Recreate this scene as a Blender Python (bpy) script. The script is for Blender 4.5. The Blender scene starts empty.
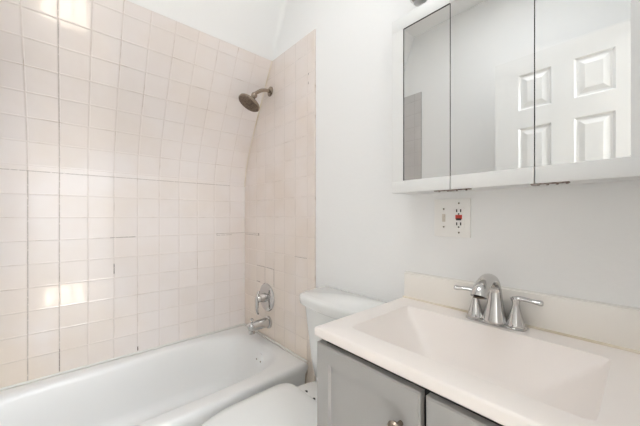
import bpy, bmesh, math, random
from mathutils import Vector, Matrix
random.seed(4)
S = bpy.context.scene
COL = S.collection
PI = math.pi
H = 1.12                                  # eye level above the floor; heights below are given from eye level where noted

# ------------------------------------------------------------------ camera
cam_d = bpy.data.cameras.new('camera')
cam = bpy.data.objects.new('camera', cam_d); COL.objects.link(cam)
cam.location = (1.903, -0.9686, H + 0.004)
cam.rotation_euler = (math.radians(90), 0, math.radians(48.56))
cam_d.sensor_width = 36; cam_d.lens = 286.5 / 640 * 36
cam_d.shift_y = 3.55 / 640
cam_d.clip_start = 0.01
S.camera = cam

# ------------------------------------------------------------------ world, lights, exposure
w = bpy.data.worlds.new('world'); S.world = w; w.use_nodes = True
w.node_tree.nodes['Background'].inputs[0].default_value = (0.80, 0.90, 1.0, 1)
w.node_tree.nodes['Background'].inputs[1].default_value = 1.5

def lamp(name, kind, loc, rot, energy, color, **kw):
    d = bpy.data.lights.new(name, kind); d.energy = energy; d.color = color
    for k, v in kw.items(): setattr(d, k, v)
    o = bpy.data.objects.new(name, d); COL.objects.link(o)
    o.location = loc; o.rotation_euler = rot
    return o
# late sun through the hallway window: lands on the hallway floor behind the camera
lamp('sun', 'SUN', (3.7, -5, 5), (math.radians(40), 0, 0), 135, (1.0, .95, .87), angle=0.01)
lamp('hallway_fill', 'AREA', (3.9, -0.75, 2.42), (0, 0, 0), 112, (.905, .953, 1.0), shape='DISK', size=1.2)  # added fill, unseen: sends soft level light in through the doorway
lamp('bathroom_fill', 'AREA', (1.38, -0.74, 2.64), (0, 0, 0), 6.8, (.94, .97, 1.0), shape='DISK', size=0.7)  # added fill, unseen: stands in for light bounced off the ceiling

S.view_settings.view_transform = 'Standard'
S.view_settings.look = 'None'
S.view_settings.gamma = 1
S.view_settings.use_curve_mapping = False
S.view_settings.exposure = 0.14
try:
    S.cycles.use_denoising = True
    S.cycles.max_bounces = 16; S.cycles.diffuse_bounces = 12; S.cycles.glossy_bounces = 8
    S.cycles.caustics_reflective = False
    S.cycles.sample_clamp_indirect = 6
except Exception:
    pass

# ------------------------------------------------------------------ materials
def mat(name, color, rough=.5, metal=0, coat=0, coat_rough=.05, spec=.5):
    m = bpy.data.materials.new(name); m.use_nodes = True
    b = m.node_tree.nodes['Principled BSDF']
    b.inputs['Base Color'].default_value = (*color, 1)
    b.inputs['Roughness'].default_value = rough
    b.inputs['Metallic'].default_value = metal
    b.inputs['Coat Weight'].default_value = coat
    b.inputs['Coat Roughness'].default_value = coat_rough
    b.inputs['Specular IOR Level'].default_value = spec
    return m

class NT:
    """small node-writing helper"""
    def __init__(s, m): s.t = m.node_tree; s.b = s.t.nodes['Principled BSDF']
    def node(s, typ, **kw):
        n = s.t.nodes.new(typ)
        for k, v in kw.items(): setattr(n, k, v)
        return n
    def put(s, sock, v):
        if isinstance(v, bpy.types.NodeSocket): s.t.links.new(v, sock)
        else: sock.default_value = v
    def math(s, op, a, b=None, c=None, clamp=False):
        n = s.node('ShaderNodeMath', operation=op, use_clamp=clamp)
        s.put(n.inputs[0], a)
        if b is not None: s.put(n.inputs[1], b)
        if c is not None: s.put(n.inputs[2], c)
        return n.outputs[0]
    def step(s, v, lo, hi, a=0., b=1.):
        n = s.node('ShaderNodeMapRange', interpolation_type='SMOOTHSTEP')
        for i, x in enumerate((v, lo, hi, a, b)): s.put(n.inputs[i], x)
        return n.outputs[0]
    def mix(s, f, a, b):
        n = s.node('ShaderNodeMix', data_type='RGBA')
        s.put(n.inputs[0], f); s.put(n.inputs[6], a); s.put(n.inputs[7], b)
        return n.outputs[2]
    def noise(s, scale, vec=None, detail=2, rough=.5, out=0):
        n = s.node('ShaderNodeTexNoise'); n.inputs['Scale'].default_value = scale
        n.inputs['Detail'].default_value = detail; n.inputs['Roughness'].default_value = rough
        if vec is not None: s.put(n.inputs['Vector'], vec)
        return n.outputs[out]
    def bump(s, h, dist, strength=1.):
        n = s.node('ShaderNodeBump'); n.inputs['Strength'].default_value = strength
        n.inputs['Distance'].default_value = dist; s.put(n.inputs['Height'], h)
        s.put(s.b.inputs['Normal'], n.outputs[0]); return n

def with_noise_bump(m, scale, dist, detail=3):
    n = NT(m); tc = n.node('ShaderNodeTexCoord')
    n.bump(n.noise(scale, tc.outputs['Object'], detail), dist); return m

def tint_noise(m, c1, c2, scale, lo=.4, hi=.65):
    n = NT(m); tc = n.node('ShaderNodeTexCoord')
    f = n.step(n.noise(scale, tc.outputs['Object'], 4), lo, hi)
    n.put(n.b.inputs['Base Color'], n.mix(f, (*c1, 1), (*c2, 1))); return m

def tile_material(name, base, warm, cracks=(), seed=0., gr=(.71, .64, .60), low_tint=None):
    m = mat(name, base, .12, 0, .6, .04); n = NT(m)
    uvn = n.node('ShaderNodeUVMap'); uvn.uv_map = 'tiles'
    sep = n.node('ShaderNodeSeparateXYZ'); n.put(sep.inputs[0], uvn.outputs[0])
    u, v = sep.outputs[0], sep.outputs[1]
    fu, fv = n.math('FRACT', u), n.math('FRACT', v)
    du = n.math('MINIMUM', fu, n.math('SUBTRACT', 1., fu))
    dv = n.math('MINIMUM', fv, n.math('SUBTRACT', 1., fv))
    d = n.math('MINIMUM', du, dv)
    # one random triple per tile
    iu, iv = n.math('FLOOR', u), n.math('FLOOR', v)
    cb = n.node('ShaderNodeCombineXYZ'); n.put(cb.inputs[0], iu); n.put(cb.inputs[1], iv); cb.inputs[2].default_value = seed
    wn = n.node('ShaderNodeTexWhiteNoise', noise_dimensions='3D'); n.put(wn.inputs['Vector'], cb.outputs[0])
    rs = n.node('ShaderNodeSeparateColor'); n.put(rs.inputs[0], wn.outputs['Color'])
    grout = n.step(d, .004, .014, 1., 0.)
    uv3 = uvn.outputs[0]
    mould = n.step(n.noise(.9, uv3, 4, .6), .50, .72)
    grime = n.step(n.noise(.35, uv3, 3, .5), .35, .7)
    gcol = n.mix(mould, (*gr, 1), (.40, .30, .23, 1))
    tcol = n.mix(grime, (*base, 1), (*warm, 1))
    if low_tint:                              # warmer tint towards the bottom, in uneven patches
        u0, u1, v0, v1 = low_tint
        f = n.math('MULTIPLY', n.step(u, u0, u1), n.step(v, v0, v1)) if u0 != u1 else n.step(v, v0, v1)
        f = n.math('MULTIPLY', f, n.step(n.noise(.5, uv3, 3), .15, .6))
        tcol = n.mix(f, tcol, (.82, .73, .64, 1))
    tone = n.math('MULTIPLY_ADD', rs.outputs[0], .03, .97)
    tc2 = n.node('ShaderNodeMix', data_type='RGBA', blend_type='MULTIPLY'); tc2.inputs[0].default_value = 1
    n.put(tc2.inputs[6], tcol)
    cc = n.node('ShaderNodeCombineColor')
    for i in range(3): n.put(cc.inputs[i], tone)
    n.put(tc2.inputs[7], cc.outputs[0])
    col = n.mix(n.math('MULTIPLY', grout, .85), tc2.outputs[2], gcol)
    for (u0, v0, u1, v1, k) in cracks:     # open, dirty joints and cut-tile lines
        a = n.math('MULTIPLY', n.math('GREATER_THAN', u, min(u0, u1)), n.math('LESS_THAN', u, max(u0, u1)))
        b = n.math('MULTIPLY', n.math('GREATER_THAN', v, min(v0, v1)), n.math('LESS_THAN', v, max(v0, v1)))
        broken = n.step(n.noise(9., uv3, 3), .30, .5)
        col = n.mix(n.math('MULTIPLY', n.math('MULTIPLY', n.math('MULTIPLY', a, b), broken), k), col, (.16, .12, .10, 1))
    n.put(n.b.inputs['Base Color'], col)
    n.put(n.b.inputs['Roughness'], n.math('MULTIPLY_ADD', grout, .5, .10))
    n.put(n.b.inputs['Coat Weight'], n.math('MULTIPLY_ADD', grout, -.5, .6))
    tilt = n.math('ADD', n.math('MULTIPLY', n.math('SUBTRACT', rs.outputs[1], .5), fu),
                  n.math('MULTIPLY', n.math('SUBTRACT', rs.outputs[2], .5), fv))
    edge = n.step(d, .0, .05)
    wob = n.noise(1.6, uv3, 1)
    hgt = n.math('ADD', n.math('MULTIPLY', edge, .0013), n.math('MULTIPLY', tilt, .0011))
    hgt = n.math('ADD', hgt, n.math('MULTIPLY', wob, .0009))
    n.bump(hgt, 1.0)
    return m

M = {}
M['paint'] = with_noise_bump(mat('wall_paint', (.865, .868, .863), .55), 60, .0006)
M['ceiling'] = mat('ceiling_paint', (.87, .87, .86), .7)
M['trim'] = mat('trim_paint', (.78, .78, .77), .3)
M['door'] = mat('door_paint', (.80, .80, .79), .28)
M['cab_white'] = mat('white_lacquer', (.77, .775, .765), .32)
M['mirror'] = mat('mirror_glass', (.805, .812, .806), .0, 1)
M['dark'] = mat('dark_gap', (.03, .028, .026), .8)
M['rust'] = tint_noise(mat('rusty_hinge', (.2, .12, .09), .5, .4), (.35, .30, .27), (.10, .05, .035), 90)
M['enamel'] = mat('tub_enamel', (.80, .805, .80), .36, 0, .12, .15)
M['china'] = mat('toilet_china', (.82, .83, .82), .10, 0, .5, .03)
M['seat'] = mat('seat_plastic', (.82, .83, .82), .22)
M['counter'] = mat('cultured_marble', (.86, .808, .77), .38, 0, .15, .2)
M['splash'] = mat('backsplash_marble', (.87, .84, .79), .35, 0, .15, .2)
M['grey'] = mat('grey_cabinet_paint', (.375, .366, .354), .38)
M['gap_shade'] = mat('cabinet_gap_shade', (.05, .047, .045), .7)  # near-black colour paints in the shade of the vanity gaps
M['chrome'] = mat('chrome', (.62, .61, .60), .10, 1)
M['nickel'] = mat('brushed_nickel', (.36, .30, .24), .25, 1)
M['nickel_dark'] = tint_noise(mat('nozzle_plate', (.3, .25, .2), .45, .8), (.26, .20, .15), (.15, .11, .08), 120)
M['plate'] = mat('cover_plate_plastic', (.86, .85, .82), .3)
M['ivory'] = mat('ivory_plastic', (.68, .63, .56), .35)
M['black'] = mat('black_plastic', (.02, .02, .02), .4)
M['red'] = mat('red_plastic', (.55, .06, .04), .4)
M['caulk'] = tint_noise(mat('old_caulk', (.74, .68, .56), .5), (.76, .70, .60), (.64, .56, .42), 9)
M['white_caulk'] = mat('white_caulk', (.76, .75, .72), .4)
M['glass'] = mat('window_glass', (1, 1, 1), .0)
NT(M['glass']).b.inputs['Transmission Weight'].default_value = 1
M['shade'] = mat('opal_glass', (.82, .81, .78), .25)
TS = (.86, .812, .797); TW = (.62, .545, .49)
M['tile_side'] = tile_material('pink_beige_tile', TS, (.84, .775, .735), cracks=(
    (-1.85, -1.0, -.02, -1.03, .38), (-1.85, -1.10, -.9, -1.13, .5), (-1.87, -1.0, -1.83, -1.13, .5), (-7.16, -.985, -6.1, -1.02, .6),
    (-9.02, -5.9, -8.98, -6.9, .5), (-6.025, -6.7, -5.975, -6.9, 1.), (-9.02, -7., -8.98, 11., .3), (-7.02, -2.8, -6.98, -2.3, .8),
    (-10.02, -7., -9.98, 2., .35), (-12., 1.975, -1., 2.02, .4)), seed=1., low_tint=(-5., -11., 0., -7.))
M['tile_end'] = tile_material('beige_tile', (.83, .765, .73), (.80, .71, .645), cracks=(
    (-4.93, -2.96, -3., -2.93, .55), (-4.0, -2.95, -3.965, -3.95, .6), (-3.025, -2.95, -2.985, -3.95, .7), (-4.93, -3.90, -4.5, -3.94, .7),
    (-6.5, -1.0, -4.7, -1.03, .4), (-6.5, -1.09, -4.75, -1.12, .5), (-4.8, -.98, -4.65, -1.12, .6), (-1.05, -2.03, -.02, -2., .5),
    (.12, 6.9, .2, 7.0, .7), (.12, 6.45, .2, 6.58, .6)), seed=7., low_tint=(0, 0, 3., -8.))
M['tile_back'] = tile_material('grey_tile_foot', (.60, .585, .575), (.55, .53, .52), seed=3., gr=(.40, .38, .37))

def floor_material():
    m = mat('floor_tile', (.6, .58, .55), .35); n = NT(m)
    tc = n.node('ShaderNodeTexCoord')
    br = n.node('ShaderNodeTexBrick', offset=0.); br.inputs['Scale'].default_value = 1
    br.inputs['Brick Width'].default_value = .3; br.inputs['Row Height'].default_value = .3
    br.inputs['Mortar Size'].default_value = .003
    br.inputs['Color1'].default_value = (.74, .73, .71, 1); br.inputs['Color2'].default_value = (.70, .69, .67, 1)
    br.inputs['Mortar'].default_value = (.35, .33, .31, 1)
    n.put(br.inputs['Vector'], tc.outputs['Object']); n.put(n.b.inputs['Base Color'], br.outputs[0]); return m
M['floor'] = floor_material()
def wood_floor():
    m = mat('hall_boards', (.5, .36, .23), .3); n = NT(m)
    tc = n.node('ShaderNodeTexCoord'); mp = n.node('ShaderNodeMapping'); mp.inputs['Scale'].default_value = (1, 9, 1)
    n.put(mp.inputs[0], tc.outputs['Object'])
    f = n.noise(3, mp.outputs[0], 5)
    n.put(n.b.inputs['Base Color'], n.mix(f, (.52, .46, .40, 1), (.44, .385, .33, 1))); return m
M['boards'] = wood_floor()

# ------------------------------------------------------------------ mesh helpers
def link(name, bm, m, parent=None, smooth=35, mats=None):
    me = bpy.data.meshes.new(name)
    bmesh.ops.recalc_face_normals(bm, faces=bm.faces[:])
    bm.to_mesh(me); bm.free()
    for x in (mats or [m]): me.materials.append(x)
    if smooth:
        me.shade_smooth(); me.set_sharp_from_angle(angle=math.radians(smooth))
    o = bpy.data.objects.new(name, me); COL.objects.link(o)
    if parent is not None: o.parent = parent
    return o
def tag(o, label=None, cat=None, group=None, kind=None):
    if label: o['label'] = label
    if cat: o['category'] = cat
    if group: o['group'] = group
    if kind: o['kind'] = kind
    return o
def thing(name, loc, label, cat, group=None):
    o = bpy.data.objects.new(name, None); COL.objects.link(o); o.location = loc
    o.empty_display_size = .05
    return tag(o, label, cat, group)
def box(bm, x0, x1, y0, y1, z0, z1, bev=0., seg=2):
    t = bmesh.new()
    r = bmesh.ops.create_cube(t, size=1)
    for v in t.verts:
        v.co = Vector(((x0 + x1) / 2 + v.co.x * (x1 - x0), (y0 + y1) / 2 + v.co.y * (y1 - y0), (z0 + z1) / 2 + v.co.z * (z1 - z0)))
    if bev: bmesh.ops.bevel(t, geom=t.edges[:], offset=bev, segments=seg, affect='EDGES', profile=.5)
    merge(bm, t); return bm
def merge(bm, t):
    me = bpy.data.meshes.new('tmp'); t.to_mesh(me); t.free(); bm.from_mesh(me); bpy.data.meshes.remove(me)
def loft(bm, rings, cap0=True, cap1=True, closed=True):
    vs = [[bm.verts.new(p) for p in r] for r in rings]
    n = len(rings[0])
    for a, b in zip(vs, vs[1:]):
        for i in range(n if closed else n - 1):
            j = (i + 1) % n
            bm.faces.new((a[i], a[j], b[j], b[i]))
    if cap0: bm.faces.new(vs[0][::-1])
    if cap1: bm.faces.new(vs[-1])
    return vs
def lathe(bm, prof, origin=(0, 0, 0), axis=(0, 0, 1), n=32, cap=True):
    """prof: (radius, height along axis)"""
    q = Vector((0, 0, 1)).rotation_difference(Vector(axis).normalized()).to_matrix()
    o = Vector(origin)
    rings = [[o + q @ Vector((r * math.cos(2 * PI * i / n), r * math.sin(2 * PI * i / n), h)) for i in range(n)] for r, h in prof]
    loft(bm, rings, cap, cap); return bm
def spline(pts, k=8):
    """Catmull-Rom through tuples of any length"""
    out = []
    P = [pts[0]] + list(pts) + [pts[-1]]
    for i in range(1, len(P) - 2):
        for s in range(k):
            t = s / k
            out.append(tuple(.5 * (2 * b + (c - a) * t + (2 * a - 5 * b + 4 * c - d) * t * t + (3 * b - a - 3 * c + d) * t ** 3)
                             for a, b, c, d in zip(P[i - 1], P[i], P[i + 1], P[i + 2])))
    out.append(tuple(pts[-1])); return out
def tube(bm, pts, n=16, k=8, flat=1., smooth=True, up=(0, 0, 1)):
    """pts: (x,y,z,radius); flat squashes the section along the up-ish direction"""
    P = spline(pts, k) if smooth else pts
    rings = []
    for i, p in enumerate(P):
        a = Vector(P[max(i - 1, 0)][:3]); b = Vector(P[min(i + 1, len(P) - 1)][:3])
        t = (b - a).normalized()
        s = t.cross(Vector(up))
        if s.length < 1e-3: s = t.cross(Vector((0, 1, 0)))
        s.normalize(); v = s.cross(t).normalized()
        r = p[3]
        rings.append([Vector(p[:3]) + s * (r * math.cos(2 * PI * j / n)) + v * (r * flat * math.sin(2 * PI * j / n)) for j in range(n)])
    loft(bm, rings); return bm
def sup(th, a, b, n):
    c, s = abs(math.cos(th)), abs(math.sin(th))
    r = ((c / a) ** n + (s / b) ** n) ** (-1 / n)
    return r * math.cos(th), r * math.sin(th)
def ring(cx, cy, z, a, b, n, N=96):
    return [Vector((cx + sup(2 * PI * (i + .5) / N, a, b, n)[0], cy + sup(2 * PI * (i + .5) / N, a, b, n)[1], z)) for i in range(N)]

# ------------------------------------------------------------------ room shell
T = .1095                                                 # one tile with its joint
RX, RY = 1.945, -1.50                                     # right wall face, back wall face
# side wall profile: upright to just above eye level, then leaning in over the tub
# every tile row is a flat facet of the leaning part
def side_profile():
    """(x, z, tile row) from the floor up"""
    pts = [(0, -1.12, -1.12 / T), (0, .219, 2.), (0, .243, 3.)]
    x, z, v = 0., .243, 3.
    for deg, ln in ((12, T), (22.5, T), (27, T), (30, T), (30, T), (30.5, T), (31, T), (31, .056)):
        a = math.radians(deg); x += math.sin(a) * ln; z += math.cos(a) * ln; v += min(1, ln / T if ln == T else .995)
        pts.append((x, z, v))
    return pts
SP = side_profile()
def sheet(name, rows, m, uvs, parent=None, smooth=60, thick=.010, flat=False):
    """rows: grid of points, uvs: same grid of (u,v)"""
    bm = bmesh.new(); lay = bm.loops.layers.uv.new('tiles')
    vs = [[bm.verts.new(p) for p in r] for r in rows]
    for i in range(len(rows) - 1):
        for j in range(len(rows[0]) - 1):
            f = bm.faces.new((vs[i][j], vs[i][j + 1], vs[i + 1][j + 1], vs[i + 1][j]))
            for l, (a, b) in zip(f.loops, ((i, j), (i, j + 1), (i + 1, j + 1), (i + 1, j))): l[lay].uv = uvs[a][b]
    # the body behind the face: its own vertices, so the face keeps its own smooth normals
    nr, nc = len(rows), len(rows[0])
    off = []
    for i in range(nr):
        a, b = Vector(rows[max(i - 1, 0)][nc - 1]), Vector(rows[min(i + 1, nr - 1)][nc - 1])
        d = (b - a).normalized(); off.append(Vector((-d.z, 0, d.x)) * thick)
    back = [[bm.verts.new(Vector(p) + off[i]) for p in r] for i, r in enumerate(rows)]
    rim = [[bm.verts.new(p) for p in r] for r in rows]
    for i in range(nr - 1):
        for j in range(nc - 1): bm.faces.new((back[i][j], back[i + 1][j], back[i + 1][j + 1], back[i][j + 1]))
        for j in (0, nc - 1): bm.faces.new((rim[i][j], rim[i + 1][j], back[i + 1][j], back[i][j]))
    for j in range(nc - 1):
        for i in (0, nr - 1): bm.faces.new((rim[i][j], rim[i][j + 1], back[i][j + 1], back[i][j]))
    me = bpy.data.meshes.new(name); bm.to_mesh(me); bm.free(); me.materials.append(m)
    if flat: me.shade_flat()
    else: me.shade_smooth(); me.set_sharp_from_angle(angle=math.radians(smooth))
    o = bpy.data.objects.new(name, me); COL.objects.link(o)
    if parent: o.parent = parent
    return o
# tiled side wall (curved tile field)
ys = [0 - i * .0755 for i in range(21)]; ys[-1] = -1.504
kk = next(i for i, p in enumerate(SP) if p[1] >= .219 - 1e-6)
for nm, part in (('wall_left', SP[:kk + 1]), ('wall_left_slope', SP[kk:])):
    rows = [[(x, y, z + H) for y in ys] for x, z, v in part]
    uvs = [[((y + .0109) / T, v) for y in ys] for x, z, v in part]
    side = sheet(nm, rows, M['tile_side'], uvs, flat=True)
    tag(side, kind='structure')

# painted slope above the tile, turning softly into the end wall
n0 = (-.866, 0, .5)
top = [(.360, .970), (.385, 1.02), (.43, 1.11), (.48, 1.215), (.535, 1.36), (.60, 1.54)]
def slope_rows(y0, y1, end_r):
    out = []
    yy = [y1 + (y0 - y1) * i / 14 for i in range(15)]
    fill = [end_r * (1 - math.cos(a * PI / 2 / 10)) for a in range(11)]
    for x, z in top:
        r = []
        for i in range(11):                                   # fillet at y0
            a = i / 10 * PI / 2
            r.append((x + end_r - end_r * math.sin(a) - .004, y0 - end_r + end_r * math.cos(a), z + H))
        for y in [y0 - end_r - (y0 - end_r - y1) * i / 14 for i in range(1, 15)]:
            r.append((x - .004, y, z + H))
        out.append(r)
    return out
sr = slope_rows(-.001, -1.50, .028)
su = [[(0, 0)] * len(r) for r in sr]
sl = sheet('wall_left_upper', sr, M['paint'], su); tag(sl, kind='structure')

def struct(name, bm, m, parent=None, smooth=30):
    o = link(name, bm, m, parent, smooth)
    if parent is None: o['kind'] = 'structure'
    return o
# end wall (plumbing wall) with the medicine cabinet and vanity
bm = bmesh.new(); box(bm, -.15, RX + .12, 0, .12, 0, 2.66); struct('wall_end', bm, M['paint'])
# its tile field, clipped to the leaning profile
def end_tile(name, yface, sgn, x1, m, ztop=.985, trimw=.062, ext=0):
    pts = [(0, -1.12)] + [(x + .0, z) for x, z, v in SP[1:]]
    if ext: pts.append((pts[-1][0] + .03, 1.05))
    # horizontal strips so the left edge follows the profile
    bm = bmesh.new(); lay = bm.loops.layers.uv.new('tiles')
    xr = x1 - trimw
    def uv(x, z):
        u = (x - xr) / T if x <= xr + 1e-6 else (x - xr) / trimw * .999
        zt = ztop - .052
        k = math.floor(zt / T)
        v = z / T if z <= k * T else (k + (z - k * T) / T)
        return (u, v)
    for (xa, za), (xb, zb) in zip(pts, pts[1:]):
        for (l0, l1, r) in ((xa, xb, xr), (None, None, x1)):
            if l0 is None: q = [(xr, za), (x1, za), (x1, zb), (xr, zb)]
            else: q = [(xa, za), (xr, za), (xr, zb), (xb, zb)]
            f = bm.faces.new([bm.verts.new((x, yface, z + H)) for x, z in q])
            for l, (x, z) in zip(f.loops, q): l[lay].uv = uv(x, z)
    bmesh.ops.remove_doubles(bm, verts=bm.verts[:], dist=1e-5)
    # body of the field behind the face
    ex = bmesh.ops.extrude_face_region(bm, geom=bm.faces[:])
    for v in ex['geom']:
        if isinstance(v, bmesh.types.BMVert): v.co.y -= sgn * .0075 * -1
    o = link(name, bm, m, None, 20); return o
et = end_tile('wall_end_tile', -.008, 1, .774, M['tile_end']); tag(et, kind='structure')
# bullnose border along the top of both fields
def border(name, pts, wid, m, parent):
    bm = bmesh.new(); lay = bm.loops.layers.uv.new('tiles')
    return bm
# back wall, tile field at the foot of the tub
bm = bmesh.new(); box(bm, -.15, RX + .12, RY - .12, RY, 0, 2.66); struct('wall_back', bm, M['paint'])
bt = end_tile('wall_back_tile', RY + .008, -1, .665, M['tile_back'], ext=1); tag(bt, kind='structure')
# right wall with the doorway the camera stands in
DY0, DY1, DZ = -1.235, -.60, 2.06
bm = bmesh.new()
box(bm, RX, RX + .12, DY1, 0, 0, 2.66); box(bm, RX, RX + .12, RY, DY0, 0, 2.66); box(bm, RX, RX + .12, DY0, DY1, DZ, 2.66)
struct('wall_right', bm, M['paint'])
bm = bmesh.new()
box(bm, -.15, RX + .12, RY - .12, .12, 2.66, 2.76); struct('ceiling', bm, M['ceiling'])
bm = bmesh.new(); box(bm, RX + .12, 5.8, -2.5, 1.2, 2.50, 2.60); struct('ceiling_hallway', bm, M['ceiling'])
bm = bmesh.new(); box(bm, -.15, RX + .06, RY - .12, .12, -.1, 0); struct('floor', bm, M['floor'])
bm = bmesh.new(); box(bm, -.15, -.012, RY, 0, 0, 2.66); struct('wall_left_outer', bm, M['paint'])
# door casing on the hallway side and jamb lining
bm = bmesh.new()
for (a, b, c, d, e, f) in ((RX + .12, RX + .138, DY1 - .012, DY1 + .06, 0, DZ + .06), (RX + .12, RX + .138, DY0 - .06, DY0 + .012, 0, DZ + .06), (RX + .12, RX + .138, DY0 + .012, DY1 - .012, DZ - .012, DZ + .06)):
    box(bm, a, b, c, d, e, f, .004)
struct('trim_1', bm, M['trim'])
# hallway behind the camera
HX0, HX1, HY0, HY1 = RX + .12, 5.6, -2.3, 1.0
bm = bmesh.new(); box(bm, RX + .06, HX1 + .1, HY0 - .1, HY1 + .1, -.1, -.001); struct('floor_hallway', bm, M['boards'])
bm = bmesh.new(); box(bm, HX0, HX1 + .1, HY1, HY1 + .1, 0, 2.5); struct('wall_hallway_north', bm, M['paint'])

bm = bmesh.new()
box(bm, HX0 - .12, HX0, .12, HY1, 0, 2.5); box(bm, HX0 - .12, HX0, HY0, RY - .12, 0, 2.5); struct('wall_hallway_west', bm, M['paint'])
bm = bmesh.new(); box(bm, HX1, HX1 + .1, HY0, HY1, 0, 2.5); struct('wall_hallway_east', bm, M['paint'])
WX0, WX1, WZ0, WZ1 = 3.05, 4.30, 1.30, 1.93
bm = bmesh.new()
box(bm, HX0, WX0, HY0 - .1, HY0, 0, 2.5); box(bm, WX1, HX1 + .1, HY0 - .1, HY0, 0, 2.5)
box(bm, WX0, WX1, HY0 - .1, HY0, 0, WZ0); box(bm, WX0, WX1, HY0 - .1, HY0, WZ1, 2.5)
struct('wall_hallway_south', bm, M['paint'])
bm = bmesh.new()
a, b = HY0 - .07, HY0 - .03
box(bm, WX0, WX0 + .04, a, b, WZ0, WZ1); box(bm, WX1 - .04, WX1, a, b, WZ0, WZ1)
box(bm, WX0, WX1, a, b, WZ0, WZ0 + .04); box(bm, WX0, WX1, a, b, WZ1 - .04, WZ1)
box(bm, (WX0 + WX1) / 2 - .02, (WX0 + WX1) / 2 + .02, a, b, WZ0, WZ1)
for k in (1, 2): box(bm, WX0, WX1, a + .01, b - .01, WZ0 + (WZ1 - WZ0) * k / 3 - .01, WZ0 + (WZ1 - WZ0) * k / 3 + .01)
struct('window_1', bm, M['trim'])

# ---- open panelled door standing behind the camera, seen in the mirror
def panel_door(x0, x1, z0, z1, yb, yf, panels):
    bm = bmesh.new()
    xs = sorted({x0, x1} | {p[0] for p in panels} | {p[1] for p in panels})
    zs = sorted({z0, z1} | {p[2] for p in panels} | {p[3] for p in panels})
    def inside(a, b, c, d):
        return any(a >= p[0] - 1e-6 and b <= p[1] + 1e-6 and c >= p[2] - 1e-6 and d <= p[3] + 1e-6 for p in panels)
    for yy, sg in ((yf, 1), (yb, -1)):
        for a, b in zip(xs, xs[1:]):
            for c, d in zip(zs, zs[1:]):
                if not inside(a, b, c, d): bm.faces.new([bm.verts.new(q) for q in ((a, yy, c), (b, yy, c), (b, yy, d), (a, yy, d))])
        for a, b, c, d in panels:
            rs = []
            for ins, dep in ((0, 0), (.009, .009), (.019, .009), (.042, .001), (.046, .001)):
                rs.append([Vector(q) for q in ((a + ins, yy - sg * dep, c + ins), (b - ins, yy - sg * dep, c + ins), (b - ins, yy - sg * dep, d - ins), (a + ins, yy - sg * dep, d - ins))])
            loft(bm, rs, False, True)
    for q in (((x0, yb, z0), (x0, yf, z0), (x0, yf, z1), (x0, yb, z1)), ((x1, yb, z0), (x1, yf, z0), (x1, yf, z1), (x1, yb, z1)),
              ((x0, yb, z1), (x1, yb, z1), (x1, yf, z1), (x0, yf, z1)), ((x0, yb, z0), (x1, yb, z0), (x1, yf, z0), (x0, yf, z0))):
        bm.faces.new([bm.verts.new(p) for p in q])
    bmesh.ops.remove_doubles(bm, verts=bm.verts[:], dist=1e-5)
    return bm
pz = [(H + .617, H + .822), (H - .14, H + .515), (H - .90, H - .25)]
pans = [(a, b, c, d) for a, b in ((1.417, 1.568), (1.661, 1.812)) for c, d in pz]
door = link('door_1', panel_door(1.296, 1.930, .012, H + .926, -1.275, -1.240, pans), M['door'], None, 15)
tag(door, kind='structure')
bm = bmesh.new(); lathe(bm, [(.026, 0), (.026, .006), (.010, .010), (.010, .03), (.024, .04), (.027, .055), (.018, .066), (.002, .068)], (1.345, -1.240, .96), (0, 1, 0), 24)
lathe(bm, [(.026, 0), (.026, .006), (.010, .010), (.010, .03), (.024, .04), (.027, .055), (.018, .066), (.002, .068)], (1.345, -1.275, .96), (0, -1, 0), 24)
link('door_handle', bm, M['nickel'], door)

# caulk lines that close the tub and the tile corner
bm = bmesh.new(); tube(bm, [(x + .003, -.011, z + H, .0035) for x, z, v in SP[1:]], 6, 1, smooth=False); struct('trim_2', bm, M['caulk'])

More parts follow.
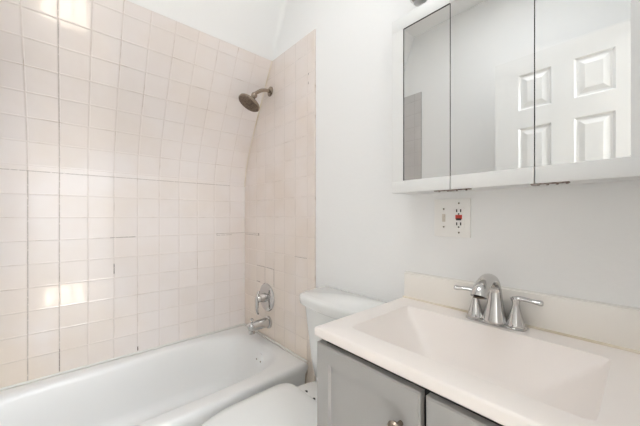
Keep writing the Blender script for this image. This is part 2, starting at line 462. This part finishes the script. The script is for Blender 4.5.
# ------------------------------------------------------------------ bathtub
ZT = H - .768
def bathtub():
    t = thing('bathtub', (.36, -.75, 0), 'white enamel alcove bathtub with a sloping inside along the tiled walls', 'bathtub')
    bm = bmesh.new()
    X0, X1, Y0, Y1 = .003, .725, -1.488, -.012
    cx, cy = (X0 + X1) / 2, (Y0 + Y1) / 2; A, B = (X1 - X0) / 2, (Y1 - Y0) / 2
    N = 160
    def inner(z, a, b, n, dx=0, dy=0): return ring(cx + dx, cy + dy, z, a, b, n, N)
    def outer(z, ins):
        out = []
        for v in inner(0, .3, .68, 5):
            d = Vector((v.x - cx, v.y - cy)); s = min((A - ins) / max(abs(d.x), 1e-6), (B - ins) / max(abs(d.y), 1e-6))
            out.append(Vector((cx + d.x * s, cy + d.y * s, z)))
        # pull the nearest samples onto the exact corners
        for sx in (-1, 1):
            for sy in (-1, 1):
                c = Vector((cx + sx * (A - ins), cy + sy * (B - ins), z)); k = min(range(N), key=lambda i: (out[i] - c).length); out[k] = c
        return out
    rings = [outer(0.0, .03), outer(.05, .03), outer(.08, .022), outer(ZT - .06, .010), outer(ZT - .035, .002), outer(ZT - .018, 0), outer(ZT - .008, .003), outer(ZT - .002, .009), outer(ZT, .018),
             inner(ZT - .001, .300, .678, 5.2, -.006, -.0), inner(ZT - .005, .290, .666, 5.0, -.006), inner(ZT - .014, .282, .654, 4.8, -.006), inner(ZT - .03, .275, .642, 4.6, -.007),
             inner(ZT - .07, .262, .622, 4.2, -.008, .0), inner(ZT - .16, .243, .590, 3.8, -.008, .0), inner(ZT - .24, .228, .560, 3.6, -.008, 0.),
             inner(ZT - .285, .212, .54, 3.4, -.008, 0), inner(ZT - .305, .190, .51, 3.2, -.008, 0), inner(ZT - .313, .15, .45, 3, -.008), inner(ZT - .318, .02, .1, 2, -.008)]
    loft(bm, rings, False, True)
    link('basin', bm, M['enamel'], t, 75)
    t.location = (0, 0, 0)
    # raised lip and caulk along the tile
    bm = bmesh.new()
    tube(bm, [(.0068, -1.48, ZT + .003, .0062), (.0068, -.014, ZT + .003, .0062)], 8, 1, smooth=False)
    tube(bm, [(.0068, -.0155, ZT + .003, .0062), (.72, -.0155, ZT + .003, .0062)], 8, 1, smooth=False)
    link('caulk_line', bm, M['white_caulk'], t)
    ov = bmesh.new()
    c = Vector((.415, -.122, ZT - .068)); ax = Vector((0, -1, .22)).normalized()
    lathe(ov, [(.036, -.006), (.036, .006), (.032, .010), (.004, .011)], c, ax, 32)
    o = link('overflow_plate', ov, M['enamel'], t)
    for k in (-1, 1):
        sc = bmesh.new(); lathe(sc, [(.0045, .009), (.0045, .0125), (.001, .013)], c + Vector((k * .022, 0, 0)), ax, 10)
        link('screw', sc, M['nickel'], o)
    dr = bmesh.new(); lathe(dr, [(.034, 0), (.034, .003), (.026, .005), (.022, .002), (.001, .001)], (.345, -.26, ZT - .3185), (0, 0, 1), 28)
    link('drain', dr, M['chrome'], t)
    return t
bathtub()

# ------------------------------------------------------------------ shower head, valve, tub spout
def shower():
    t = thing('wall_shower', (0, 0, 0), 'brushed nickel shower head on a curved arm high on the end wall', 'shower')
    bx, bz = .345, H + .79
    bm = bmesh.new(); lathe(bm, [(.030, 0), (.030, .004), (.024, .009), (.012, .012)], (bx, -.0085, bz), (0, -1, 0), 32); link('flange', bm, M['nickel'], t)
    bm = bmesh.new(); tube(bm, [(bx, -.015, bz, .0105), (bx, -.045, bz - .001, .0105), (bx, -.078, bz - .014, .0105), (bx, -.110, bz - .038, .0105), (bx, -.120, bz - .050, .0105)], 14, 6)
    link('shower_arm', bm, M['nickel'], t)
    ax = Vector((-.06, -.50, -.85)).normalized(); o = Vector((bx, -.118, bz - .048))
    bm = bmesh.new(); lathe(bm, [(.012, -.004), (.017, 0), (.018, .010), (.016, .018), (.014, .022), (.017, .030), (.024, .040), (.040, .052), (.062, .060), (.067, .064), (.068, .074), (.064, .077)], o, ax, 40)
    hd = link('head', bm, M['nickel'], t)
    bm = bmesh.new(); lathe(bm, [(.064, .0755), (.064, .078), (.058, .0795), (.001, .0795)], o, ax, 40)
    q = Vector((0, 0, 1)).rotation_difference(ax).to_matrix()
    for r, k in ((.012, 6), (.024, 12), (.038, 18), (.051, 24)):
        for i in range(k):
            a = 2 * PI * i / k
            lathe(bm, [(.0018, .079), (.0018, .082), (.0008, .083)], o + q @ Vector((r * math.cos(a), r * math.sin(a), 0)), ax, 6)
    link('spray_face', bm, M['nickel_dark'], hd)
shower()
def valve():
    t = thing('shower_valve', (0, 0, 0), 'chrome round shower valve with a lever handle above the tub spout', 'valve')
    c = Vector((.302, -.008, H - .512))
    bm = bmesh.new(); lathe(bm, [(.088, 0), (.088, .003), (.084, .008), (.060, .013), (.034, .017), (.001, .018)], c, (0, -1, 0), 48); link('escutcheon', bm, M['chrome'], t)
    bm = bmesh.new(); lathe(bm, [(.028, .012), (.027, .03), (.023, .05), (.022, .066), (.018, .072), (.001, .074)], c, (0, -1, 0), 32); hub = link('hub', bm, M['chrome'], t)
    bm = bmesh.new()
    tube(bm, [(c.x + .004, c.y - .060, c.z + .050, .006), (c.x + .002, c.y - .068, c.z + .028, .009), (c.x, c.y - .070, c.z, .012), (c.x - .002, c.y - .070, c.z - .035, .010),
              (c.x - .006, c.y - .068, c.z - .070, .0085), (c.x - .010, c.y - .060, c.z - .094, .008), (c.x - .012, c.y - .056, c.z - .102, .003)], 14, 6, up=(1, 0, 0))
    link('lever', bm, M['chrome'], t)
valve()
def spout():
    t = thing('tub_spout', (0, 0, 0), 'short chrome tub spout over the end of the bathtub', 'spout')
    x, z = .325, H - .664
    bm = bmesh.new(); lathe(bm, [(.038, 0), (.038, .012), (.032, .016)], (x, -.008, z), (0, -1, 0), 32); link('collar', bm, M['chrome'], t)
    bm = bmesh.new(); tube(bm, [(x, -.018, z, .030), (x, -.06, z, .030), (x, -.10, z, .029), (x, -.128, z - .002, .0285), (x, -.142, z - .004, .026), (x, -.149, z - .006, .016)], 24, 5)
    link('barrel', bm, M['chrome'], t)
    bm = bmesh.new(); lathe(bm, [(.016, 0), (.020, -.012), (.021, -.034), (.018, -.036), (.016, -.030)], (x, -.129, z - .006), (0, 0, 1), 24); link('nozzle', bm, M['chrome'], t)
    bm = bmesh.new(); lathe(bm, [(.005, 0), (.005, .014), (.010, .018), (.011, .026), (.006, .030), (.001, .031)], (x, -.128, z + .020), (0, 0, 1), 18); link('diverter_knob', bm, M['chrome'], t)
spout()

# ------------------------------------------------------------------ toilet
def toilet():
    t = thing('toilet', (0, 0, 0), 'white two-piece toilet with closed lid between the tub and the vanity', 'toilet')
    cx = 1.062
    def bow(z, hw, yb, yc, ye, rc=.035, N=24):
        """plan outline with rounded front corners and a bowed front: back y=yb, front edge ye at corners, yc in the middle"""
        pts = [Vector((cx + hw, yb, z)), Vector((cx + hw, (yb + ye) / 2, z))]
        front = []
        for i in range(N + 1):
            u = 1 - 2 * i / N
            y = yc + (ye - yc) * abs(u) ** 2.2
            k = max(0, (abs(u) - (1 - rc / hw)) / (rc / hw))
            y += rc * (1 - math.sqrt(max(0, 1 - k * k)))
            front.append(Vector((cx + u * hw, y, z)))
        return pts + front + [Vector((cx - hw, (yb + ye) / 2, z)), Vector((cx - hw, yb, z))]
    bm = bmesh.new()
    loft(bm, [bow(H - .700, .120, -.040, -.155, -.140), bow(H - .690, .140, -.032, -.168, -.150), bow(H - .62, .152, -.026, -.178, -.158), bow(H - .40, .178, -.022, -.198, -.172), bow(H - .378, .180, -.022, -.199, -.173)])
    link('tank', bm, M['china'], t, 50)
    bm = bmesh.new()
    loft(bm, [bow(H - .380, .193, -.014, -.217, -.185), bow(H - .377, .196, -.013, -.220, -.188), bow(H - .350, .197, -.012, -.222, -.190), bow(H - .341, .195, -.013, -.220, -.188), bow(H - .336, .188, -.018, -.212, -.180)])
    link('tank_lid', bm, M['china'], t, 50)
    bm = bmesh.new()
    tube(bm, [(cx + .14, -.197, H - .43, .010), (cx + .14, -.215, H - .43, .010)], 16, 1, smooth=False)
    tube(bm, [(cx + .145, -.217, H - .43, .007), (cx + .11, -.222, H - .432, .006), (cx + .07, -.222, H - .438, .008)], 12, 4)
    link('flush_lever', bm, M['chrome'], t)
    def egg(z, hw, yb, yf, n=2.3, N=64, dx=0, nb=3.2):
        out = []
        cyy = yb + (yf - yb) * .47
        for i in range(N):
            th = 2 * PI * i / N
            c, s = math.cos(th), math.sin(th)
            b = (yb - cyy) if s > 0 else (cyy - yf)
            nn = nb if s > 0 else n
            r = ((abs(c) / hw) ** nn + (abs(s) / b) ** nn) ** (-1 / nn)
            out.append(Vector((cx + dx + r * c, cyy + r * s, z)))
        return out
    bm = bmesh.new()
    zr = H - .745
    loft(bm, [egg(0, .105, -.14, -.60), egg(.03, .108, -.14, -.605), egg(.10, .098, -.13, -.56), egg(.18, .105, -.11, -.55), egg(.26, .135, -.08, -.62), egg(.32, .165, -.045, -.68), egg(zr - .02, .178, -.035, -.715), egg(zr - .003, .180, -.034, -.718), egg(zr, .174, -.038, -.71)], True, False)
    # rim, then the bowl opening going down
    loft(bm, [egg(zr, .174, -.038, -.71), egg(zr, .122, -.30, -.665), egg(zr - .03, .128, -.29, -.672), egg(zr - .10, .11, -.31, -.63), egg(zr - .19, .06, -.36, -.54), egg(zr - .21, .03, -.40, -.50)], False, True)
    bmesh.ops.remove_doubles(bm, verts=bm.verts[:], dist=1e-5)
    link('bowl', bm, M['china'], t, 50)
    bm = bmesh.new()
    zs = zr + .002
    ro = [egg(zs, .180, -.262, -.722), egg(zs + .004, .186, -.258, -.728), egg(zs + .014, .186, -.258, -.728), egg(zs + .019, .180, -.264, -.722)]
    ri = [egg(zs + .019, .112, -.325, -.655), egg(zs, .112, -.325, -.655)]
    loft(bm, ro + ri + [ro[0]], False, False)
    link('seat', bm, M['seat'], t, 45)
    bm = bmesh.new(); zl = zs + .0205
    loft(bm, [egg(zl, .188, -.246, -.727, nb=9), egg(zl + .004, .192, -.242, -.732, nb=9), egg(zl + .011, .192, -.244, -.732, nb=9), egg(zl + .016, .187, -.254, -.724, nb=9), egg(zl + .020, .160, -.285, -.700, nb=5), egg(zl + .022, .08, -.37, -.60)], True, True)
    lid = link('seat_lid', bm, M['seat'], t, 45)
    for s in (-1, 1):
        bm = bmesh.new(); box(bm, cx + s * .075 - .022, cx + s * .075 + .022, -.256, -.226, zr + .002, zr + .026, .006); link('hinge', bm, M['seat'], t)
        bm = bmesh.new(); lathe(bm, [(.0065, 0), (.0065, .004), (.003, .006), (.001, .0062)], (.977 + s * .030, -.207 - .004 * s, zr), (0, 0, 1), 12); b = link('bolt', bm, M['black'], t); b['label'] = 'dark rusted bolt'
    return t
toilet()

# ------------------------------------------------------------------ vanity
VX0, VX1, ZC = 1.300, 1.937, H - .298
def vanity():
    t = thing('vanity_cabinet', (0, 0, 0), 'grey painted vanity cabinet with two shaker doors under the sink top', 'cabinet')
    yb, yf = -.004, -.428
    bm = bmesh.new()
    x0, x1, zt = VX0 - .002, VX1 - .002, ZC - .0275
    box(bm, x0, x0 + .016, yf, yb, 0, zt - .001); box(bm, x1 - .016, x1, yf, yb, 0, zt - .001)
    box(bm, x0 + .016, x1 - .016, yf + .06, yb, .10, .116); box(bm, x0 + .016, x1 - .016, yb - .006, yb, .116, zt - .001)
    box(bm, x0 + .016, x1 - .016, yf + .05, yf + .066, 0, .10)
    link('body', bm, M['grey'], t)
    gap = 1.616
    bm = bmesh.new(); box(bm, x0 + .016, x1 - .016, yf + .006, yf + .022, zt - .055, zt - .001); box(bm, gap - .02, gap + .02, yf + .006, yf + .022, .116, zt - .05)
    f = link('gap_shade_frame', bm, M['gap_shade'], t); f['label'] = 'frame behind the doors, coloured dark as gap shade'  # shade between doors and under the counter, put into the frame's colour
    for a, b, kx in ((x0 + .001, gap - .0060, gap - .048), (gap + .0060, x1 - .001, gap + .048)):
        bm = bmesh.new()
        z0, z1 = .105, H - .344
        fr = yf - .020
        dm = panel_shaker(a, b, z0, z1, yf - .001, fr, .047)
        d = link('door', dm, M['grey'], t, 20)
        bm = bmesh.new(); lathe(bm, [(.0055, 0), (.0055, .014), (.013, .020), (.0155, .026), (.013, .031), (.004, .0335), (.001, .0336)], (kx, fr, H - .425), (0, -1, 0), 28)
        link('knob', bm, M['nickel'], d)
    return t
def panel_shaker(a, b, c, d, yb, yf, wd):
    bm = bmesh.new()
    def rr(ins, y): return [Vector(q) for q in ((a + ins, y, c + ins), (b - ins, y, c + ins), (b - ins, y, d - ins), (a + ins, y, d - ins))]
    loft(bm, [rr(0, yb), rr(0, yf + .003), rr(.003, yf), rr(wd, yf), rr(wd + .004, yf + .007), rr(wd + .012, yf + .007)], True, True)
    return bm
vanity()

def sink_top():
    t = thing('washbasin', (0, 0, 0), 'cream one-piece sink top with a rectangular sloped basin and backsplash', 'sink')
    yf, yb = -.456, -.004
    X0, X1, Y0, Y1 = 1.370, 1.857, -.390, -.100
    cx, cy = (X0 + X1) / 2, (Y0 + Y1) / 2; a, b = (X1 - X0) / 2, (Y1 - Y0) / 2
    N = 128
    def rr(z, A, B, n, dx=0, dy=0): return ring(cx + dx, cy + dy, z, A, B, n, N)
    def rect(x0, x1, y0, y1, z):
        out = []
        for v in rr(0, a, b, 14):
            d = Vector((v.x - cx, v.y - cy))
            sx = ((x1 - cx) if d.x > 0 else (cx - x0)) / max(abs(d.x), 1e-6); sy = ((y1 - cy) if d.y > 0 else (cy - y0)) / max(abs(d.y), 1e-6)
            s = min(sx, sy); out.append(Vector((cx + d.x * s, cy + d.y * s, z)))
        for X in (x0, x1):
            for Y in (y0, y1):
                c = Vector((X, Y, z)); k = min(range(N), key=lambda i: (out[i] - c).length); out[k] = c
        return out
    bm = bmesh.new()
    z = ZC
    def lerp(r, q, t, zz, e=1.): return [Vector((p.x * (1 - t) + o.x * t, p.y * (1 - t) + o.y * t, zz)) for p, o in zip(r, q)]
    rim = rr(z, a, b, 30); bot = rr(z, a * .68, b * .52, 2.6, .0, -.010)
    loft(bm, [rect(X0 - .02, X1 + .02, Y0 - .02, Y1 + .02, z - .028), rect(VX0 + .004, VX1 - .001, yf + .004, yb, z - .028), rect(VX0, VX1, yf, yb, z - .024), rect(VX0, VX1, yf, yb, z - .006),
              rect(VX0 + .002, VX1 - .001, yf + .002, yb, z - .002), rect(VX0 + .006, VX1 - .001, yf + .006, yb, z), rim,
              lerp(rim, bot, .02, z - .003), lerp(rim, bot, .10, z - .017), lerp(rim, bot, .35, z - .044), lerp(rim, bot, .65, z - .076), lerp(rim, bot, .88, z - .101), lerp(rim, bot, 1, z - .110),
              rr(z - .114, a * .45, b * .36, 2.4, 0, -.012), rr(z - .117, .022, .022, 2, 0, -.012)], False, True)
    link('basin', bm, M['counter'], t, 40)
    bm = bmesh.new(); box(bm, VX0 + .006, VX1 - .001, -.022, -.003, z - .001, z + .093, .003)
    link('backsplash', bm, M['splash'], t)
    bm = bmesh.new(); tube(bm, [(VX0 + .004, -.0225, z + .0015, .0042), (VX1 - .002, -.0225, z + .0015, .0042)], 8, 1, smooth=False)
    c = link('caulk_line', bm, M['caulk'], t); c['label'] = 'yellowed caulk line'
    bm = bmesh.new(); tube(bm, [(VX0 + .004, -.003, z + .0935, .003), (VX1 - .002, -.003, z + .0935, .003)], 8, 1, smooth=False); link('caulk_line', bm, M['white_caulk'], t)
    bm = bmesh.new(); lathe(bm, [(.024, 0), (.024, .002), (.019, .003), (.017, .001), (.001, .004)], (cx, cy - .012, z - .1172), (0, 0, 1), 24)
    link('drain', bm, M['chrome'], t)
sink_top()

def faucet():
    t = thing('sink_faucet', (0, 0, 0), 'chrome two-handle faucet with an arched spout at the back of the sink', 'faucet')
    cx, cy, z = 1.621, -.060, ZC + .0005
    bm = bmesh.new(); loft(bm, [ring(cx, cy, z, .076, .024, 3.4, 48), ring(cx, cy, z + .003, .076, .024, 3.4, 48), ring(cx, cy, z + .005, .072, .021, 3.2, 48)])
    link('base_plate', bm, M['chrome'], t)
    bm = bmesh.new()
    tube(bm, [(cx, cy + .004, z + .002, .0285), (cx, cy + .004, z + .012, .027), (cx, cy + .005, z + .040, .0215), (cx, cy + .006, z + .072, .0165), (cx, cy + .003, z + .100, .0145), (cx, cy - .018, z + .124, .0140),
              (cx, cy - .052, z + .131, .0150), (cx, cy - .086, z + .121, .0168), (cx, cy - .108, z + .106, .0178), (cx, cy - .115, z + .095, .0175)], 28, 6, flat=1.12, up=(1, 0, 0))
    s = link('spout', bm, M['chrome'], t)
    bm = bmesh.new(); lathe(bm, [(.0125, 0), (.0125, -.003), (.001, -.003)], (cx, cy - .1157, z + .0948), (0, .15, 1), 20); link('aerator', bm, M['nickel_dark'], s)
    for sx in (-1, 1):
        hx = cx + sx * .051
        bm = bmesh.new(); lathe(bm, [(.0235, .004), (.0235, .009), (.0212, .012), (.0165, .028), (.0108, .050), (.0080, .064), (.0095, .071), (.0115, .078), (.009, .083), (.001, .085)], (hx, cy + .004, z), (0, 0, 1), 32)
        h = link('handle', bm, M['chrome'], t)
        dx, dy = (-.93, -.25) if sx < 0 else (.97, .10)
        bm = bmesh.new()
        P = [(-.012, .076, .0055), (.004, .080, .0100), (.020, .081, .0085), (.040, .079, .0085), (.056, .078, .0108), (.061, .078, .007)]
        tube(bm, [(hx + dx * d, cy + .004 + dy * d, z + zz + (max(0, d) * .10 if sx < 0 else -max(0, d) * .02), r * 1.12) for d, zz, r in P], 14, 5, flat=.6)
        link('lever', bm, M['chrome'], h)
faucet()

# ------------------------------------------------------------------ medicine cabinet
def medicine_cabinet():
    t = thing('medicine_cabinet', (0, 0, 0), 'white three-door mirrored medicine cabinet on the wall above the sink', 'cabinet')
    x0, x1, z0, z1 = 1.320, 1.931, H + .084, H + .681
    bm = bmesh.new(); box(bm, x0 + .002, x1 - .002, -.099, -.001, z0 + .002, z1 - .002, .001); link('box', bm, M['cab_white'], t)
    bm = bmesh.new(); box(bm, x0 + .004, x1 - .004, -.101, -.099, z0 + .004, z1 - .004); link('shadow_gap', bm, M['dark'], t)
    g = (x0, 1.5225, 1.7265, x1)
    yb, yf, ym = -.1012, -.120, -.1145
    st, rt, rb = .046, .046, .041
    for i in range(3):
        a, b = g[i] + (.0012 if i else 0), g[i + 1] - (.0012 if i < 2 else 0)
        l = st if i == 0 else .0; r = st if i == 2 else .0
        bm = bmesh.new()
        box(bm, a, b, yf, yb, z0, z0 + rb, .0015); box(bm, a, b, yf, yb, z1 - rt, z1, .0015)
        if l: box(bm, a, a + l, yf, yb, z0 + rb - .002, z1 - rt + .002, .0)
        if r: box(bm, b - r, b, yf, yb, z0 + rb - .002, z1 - rt + .002, .0)
        box(bm, a, b, yb - .004, yb, z0, z1)
        d = link('door', bm, M['cab_white'], t)
        bm = bmesh.new(); box(bm, a + l, b - r, yf + .0015, yb - .0042, z0 + rb, z1 - rt); link('mirror', bm, M['mirror'], d, 0)
        if i == 0:                                         # dark bead round the first mirror
            bm = bmesh.new(); box(bm, a + l - .0006, a + l + .0008, yf - .0004, yb, z0 + rb, z1 - rt)
            box(bm, a + l, b, yf - .0004, yb, z1 - rt - .0008, z1 - rt + .0008); link('mirror_bead', bm, M['dark'], d)
    for i, gx in ((1, g[1]), (2, g[2])):
        bm = bmesh.new(); box(bm, gx - .0010, gx + .0010, yf + .001, yb, z0 + rb, z1 - rt); link('gap_strip', bm, M['dark'], t)
        bm = bmesh.new()
        bx, bl = (gx - .008, .072) if i == 2 else (gx - .050, .105)
        box(bm, bx, bx + bl, yf + .0, yf + .016, z0 - .0028, z0 - .0002, .0004)
        box(bm, gx - .007, gx + .007, yf - .001, yf + .016, z0 - .0045, z0 - .0002, .0008)
        for k in range(4): lathe(bm, [(.0032, 0), (.0028, -.003), (.001, -.0035)], (bx + .014 + k * bl * .25, yf + .008, z0 - .002), (0, 0, 1), 10)
        hg = link('hinge', bm, M['rust'], t); hg['label'] = 'rust-stained hinge'
medicine_cabinet()

# ------------------------------------------------------------------ vanity light above the cabinet
def vanity_light():
    t = thing('vanity_light', (0, 0, 0), 'chrome vanity light bar on the wall just above the mirrored cabinet', 'light fixture')
    zc = H + .822
    bm = bmesh.new(); box(bm, 1.36, 1.90, -.030, -.001, zc - .03, zc + .03, .006); link('back_plate', bm, M['chrome'], t)
    for k in range(3):
        x = 1.415 + .215 * k
        bm = bmesh.new(); tube(bm, [(x, -.028, zc - .01, .007), (x, -.07, zc - .045, .007), (x, -.095, zc - .085, .008), (x, -.10, zc - .095, .008)], 12, 5); link('arm', bm, M['chrome'], t)
        bm = bmesh.new(); lathe(bm, [(.002, -.118), (.020, -.114), (.031, -.100), (.034, -.082), (.032, -.070)], (x, -.10, zc), (0, 0, 1), 28); cup = link('cup', bm, M['chrome'], t)
        bm = bmesh.new(); lathe(bm, [(.030, -.08), (.040, -.05), (.050, 0), (.056, .045), (.054, .045), (.048, 0), (.038, -.05), (.028, -.075)], (x, -.10, zc), (0, 0, 1), 32); link('glass_shade', bm, M['shade'], t)
vanity_light()

# ------------------------------------------------------------------ double cover plate with a switch and a protected outlet
def outlet():
    t = thing('outlet_plate', (0, 0, 0), 'white two-gang cover plate with a small switch and an outlet with red test button', 'outlet')
    x0, x1, z0, z1 = 1.418, 1.537, H - .064, H + .063
    bm = bmesh.new(); box(bm, x0, x1, -.010, -.0025, z0, z1, .0025); box(bm, x0 + .003, x1 - .003, -.0025, -.0003, z0 + .003, z1 - .003); link('cover', bm, M['plate'], t)
    xs, xo = x0 + .034, x0 + .084
    zc = (z0 + z1) / 2
    bm = bmesh.new(); box(bm, xs - .0055, xs + .0055, -.0108, -.006, zc - .013, zc + .013, .0004); sw = link('switch_slot', bm, M['ivory'], t)
    bm = bmesh.new(); box(bm, xs - .0035, xs + .0035, -.016, -.007, zc - .002, zc + .008, .0012); link('toggle', bm, M['ivory'], sw)
    bm = bmesh.new(); box(bm, xo - .0175, xo + .0175, -.0115, -.006, zc - .034, zc + .034, .0015); ou = link('receptacle', bm, M['plate'], t)
    for s in (-1, 1):
        for dx in (-.0063, .0063):
            bm = bmesh.new(); box(bm, xo + dx - .0019, xo + dx + .0019, -.0120, -.0110, zc + s * .0215 - .0045 + .002, zc + s * .0215 + .0050 + .002); link('slot', bm, M['black'], ou)
        bm = bmesh.new(); lathe(bm, [(.0027, 0), (.0027, .0006)], (xo, -.0114, zc + s * .0215 - .0085), (0, -1, 0), 12); link('ground_hole', bm, M['black'], ou)
    bm = bmesh.new(); box(bm, xo - .0105, xo + .0105, -.0122, -.010, zc - .0045, zc + .010, .0005); link('button_surround', bm, M['red'], ou)
    bm = bmesh.new(); box(bm, xo - .0080, xo + .0080, -.0132, -.010, zc + .001, zc + .0075, .0005); rb = link('test_button', bm, M['red'], ou); rb['label'] = 'red test button'
    bm = bmesh.new(); box(bm, xo - .0080, xo + .0080, -.0132, -.010, zc - .0078, zc - .0012, .0005); bb = link('reset_button', bm, M['black'], ou); bb['label'] = 'black reset button'
    for (px, pz) in ((xs, zc + .03), (xs, zc - .03), (xo, zc + .048), (xo, zc - .048)):
        bm = bmesh.new(); lathe(bm, [(.0028, 0), (.0028, .0006), (.001, .0008)], (px, -.010, pz), (0, -1, 0), 12)
        link('screw', bm, M['nickel'], t)
outlet()
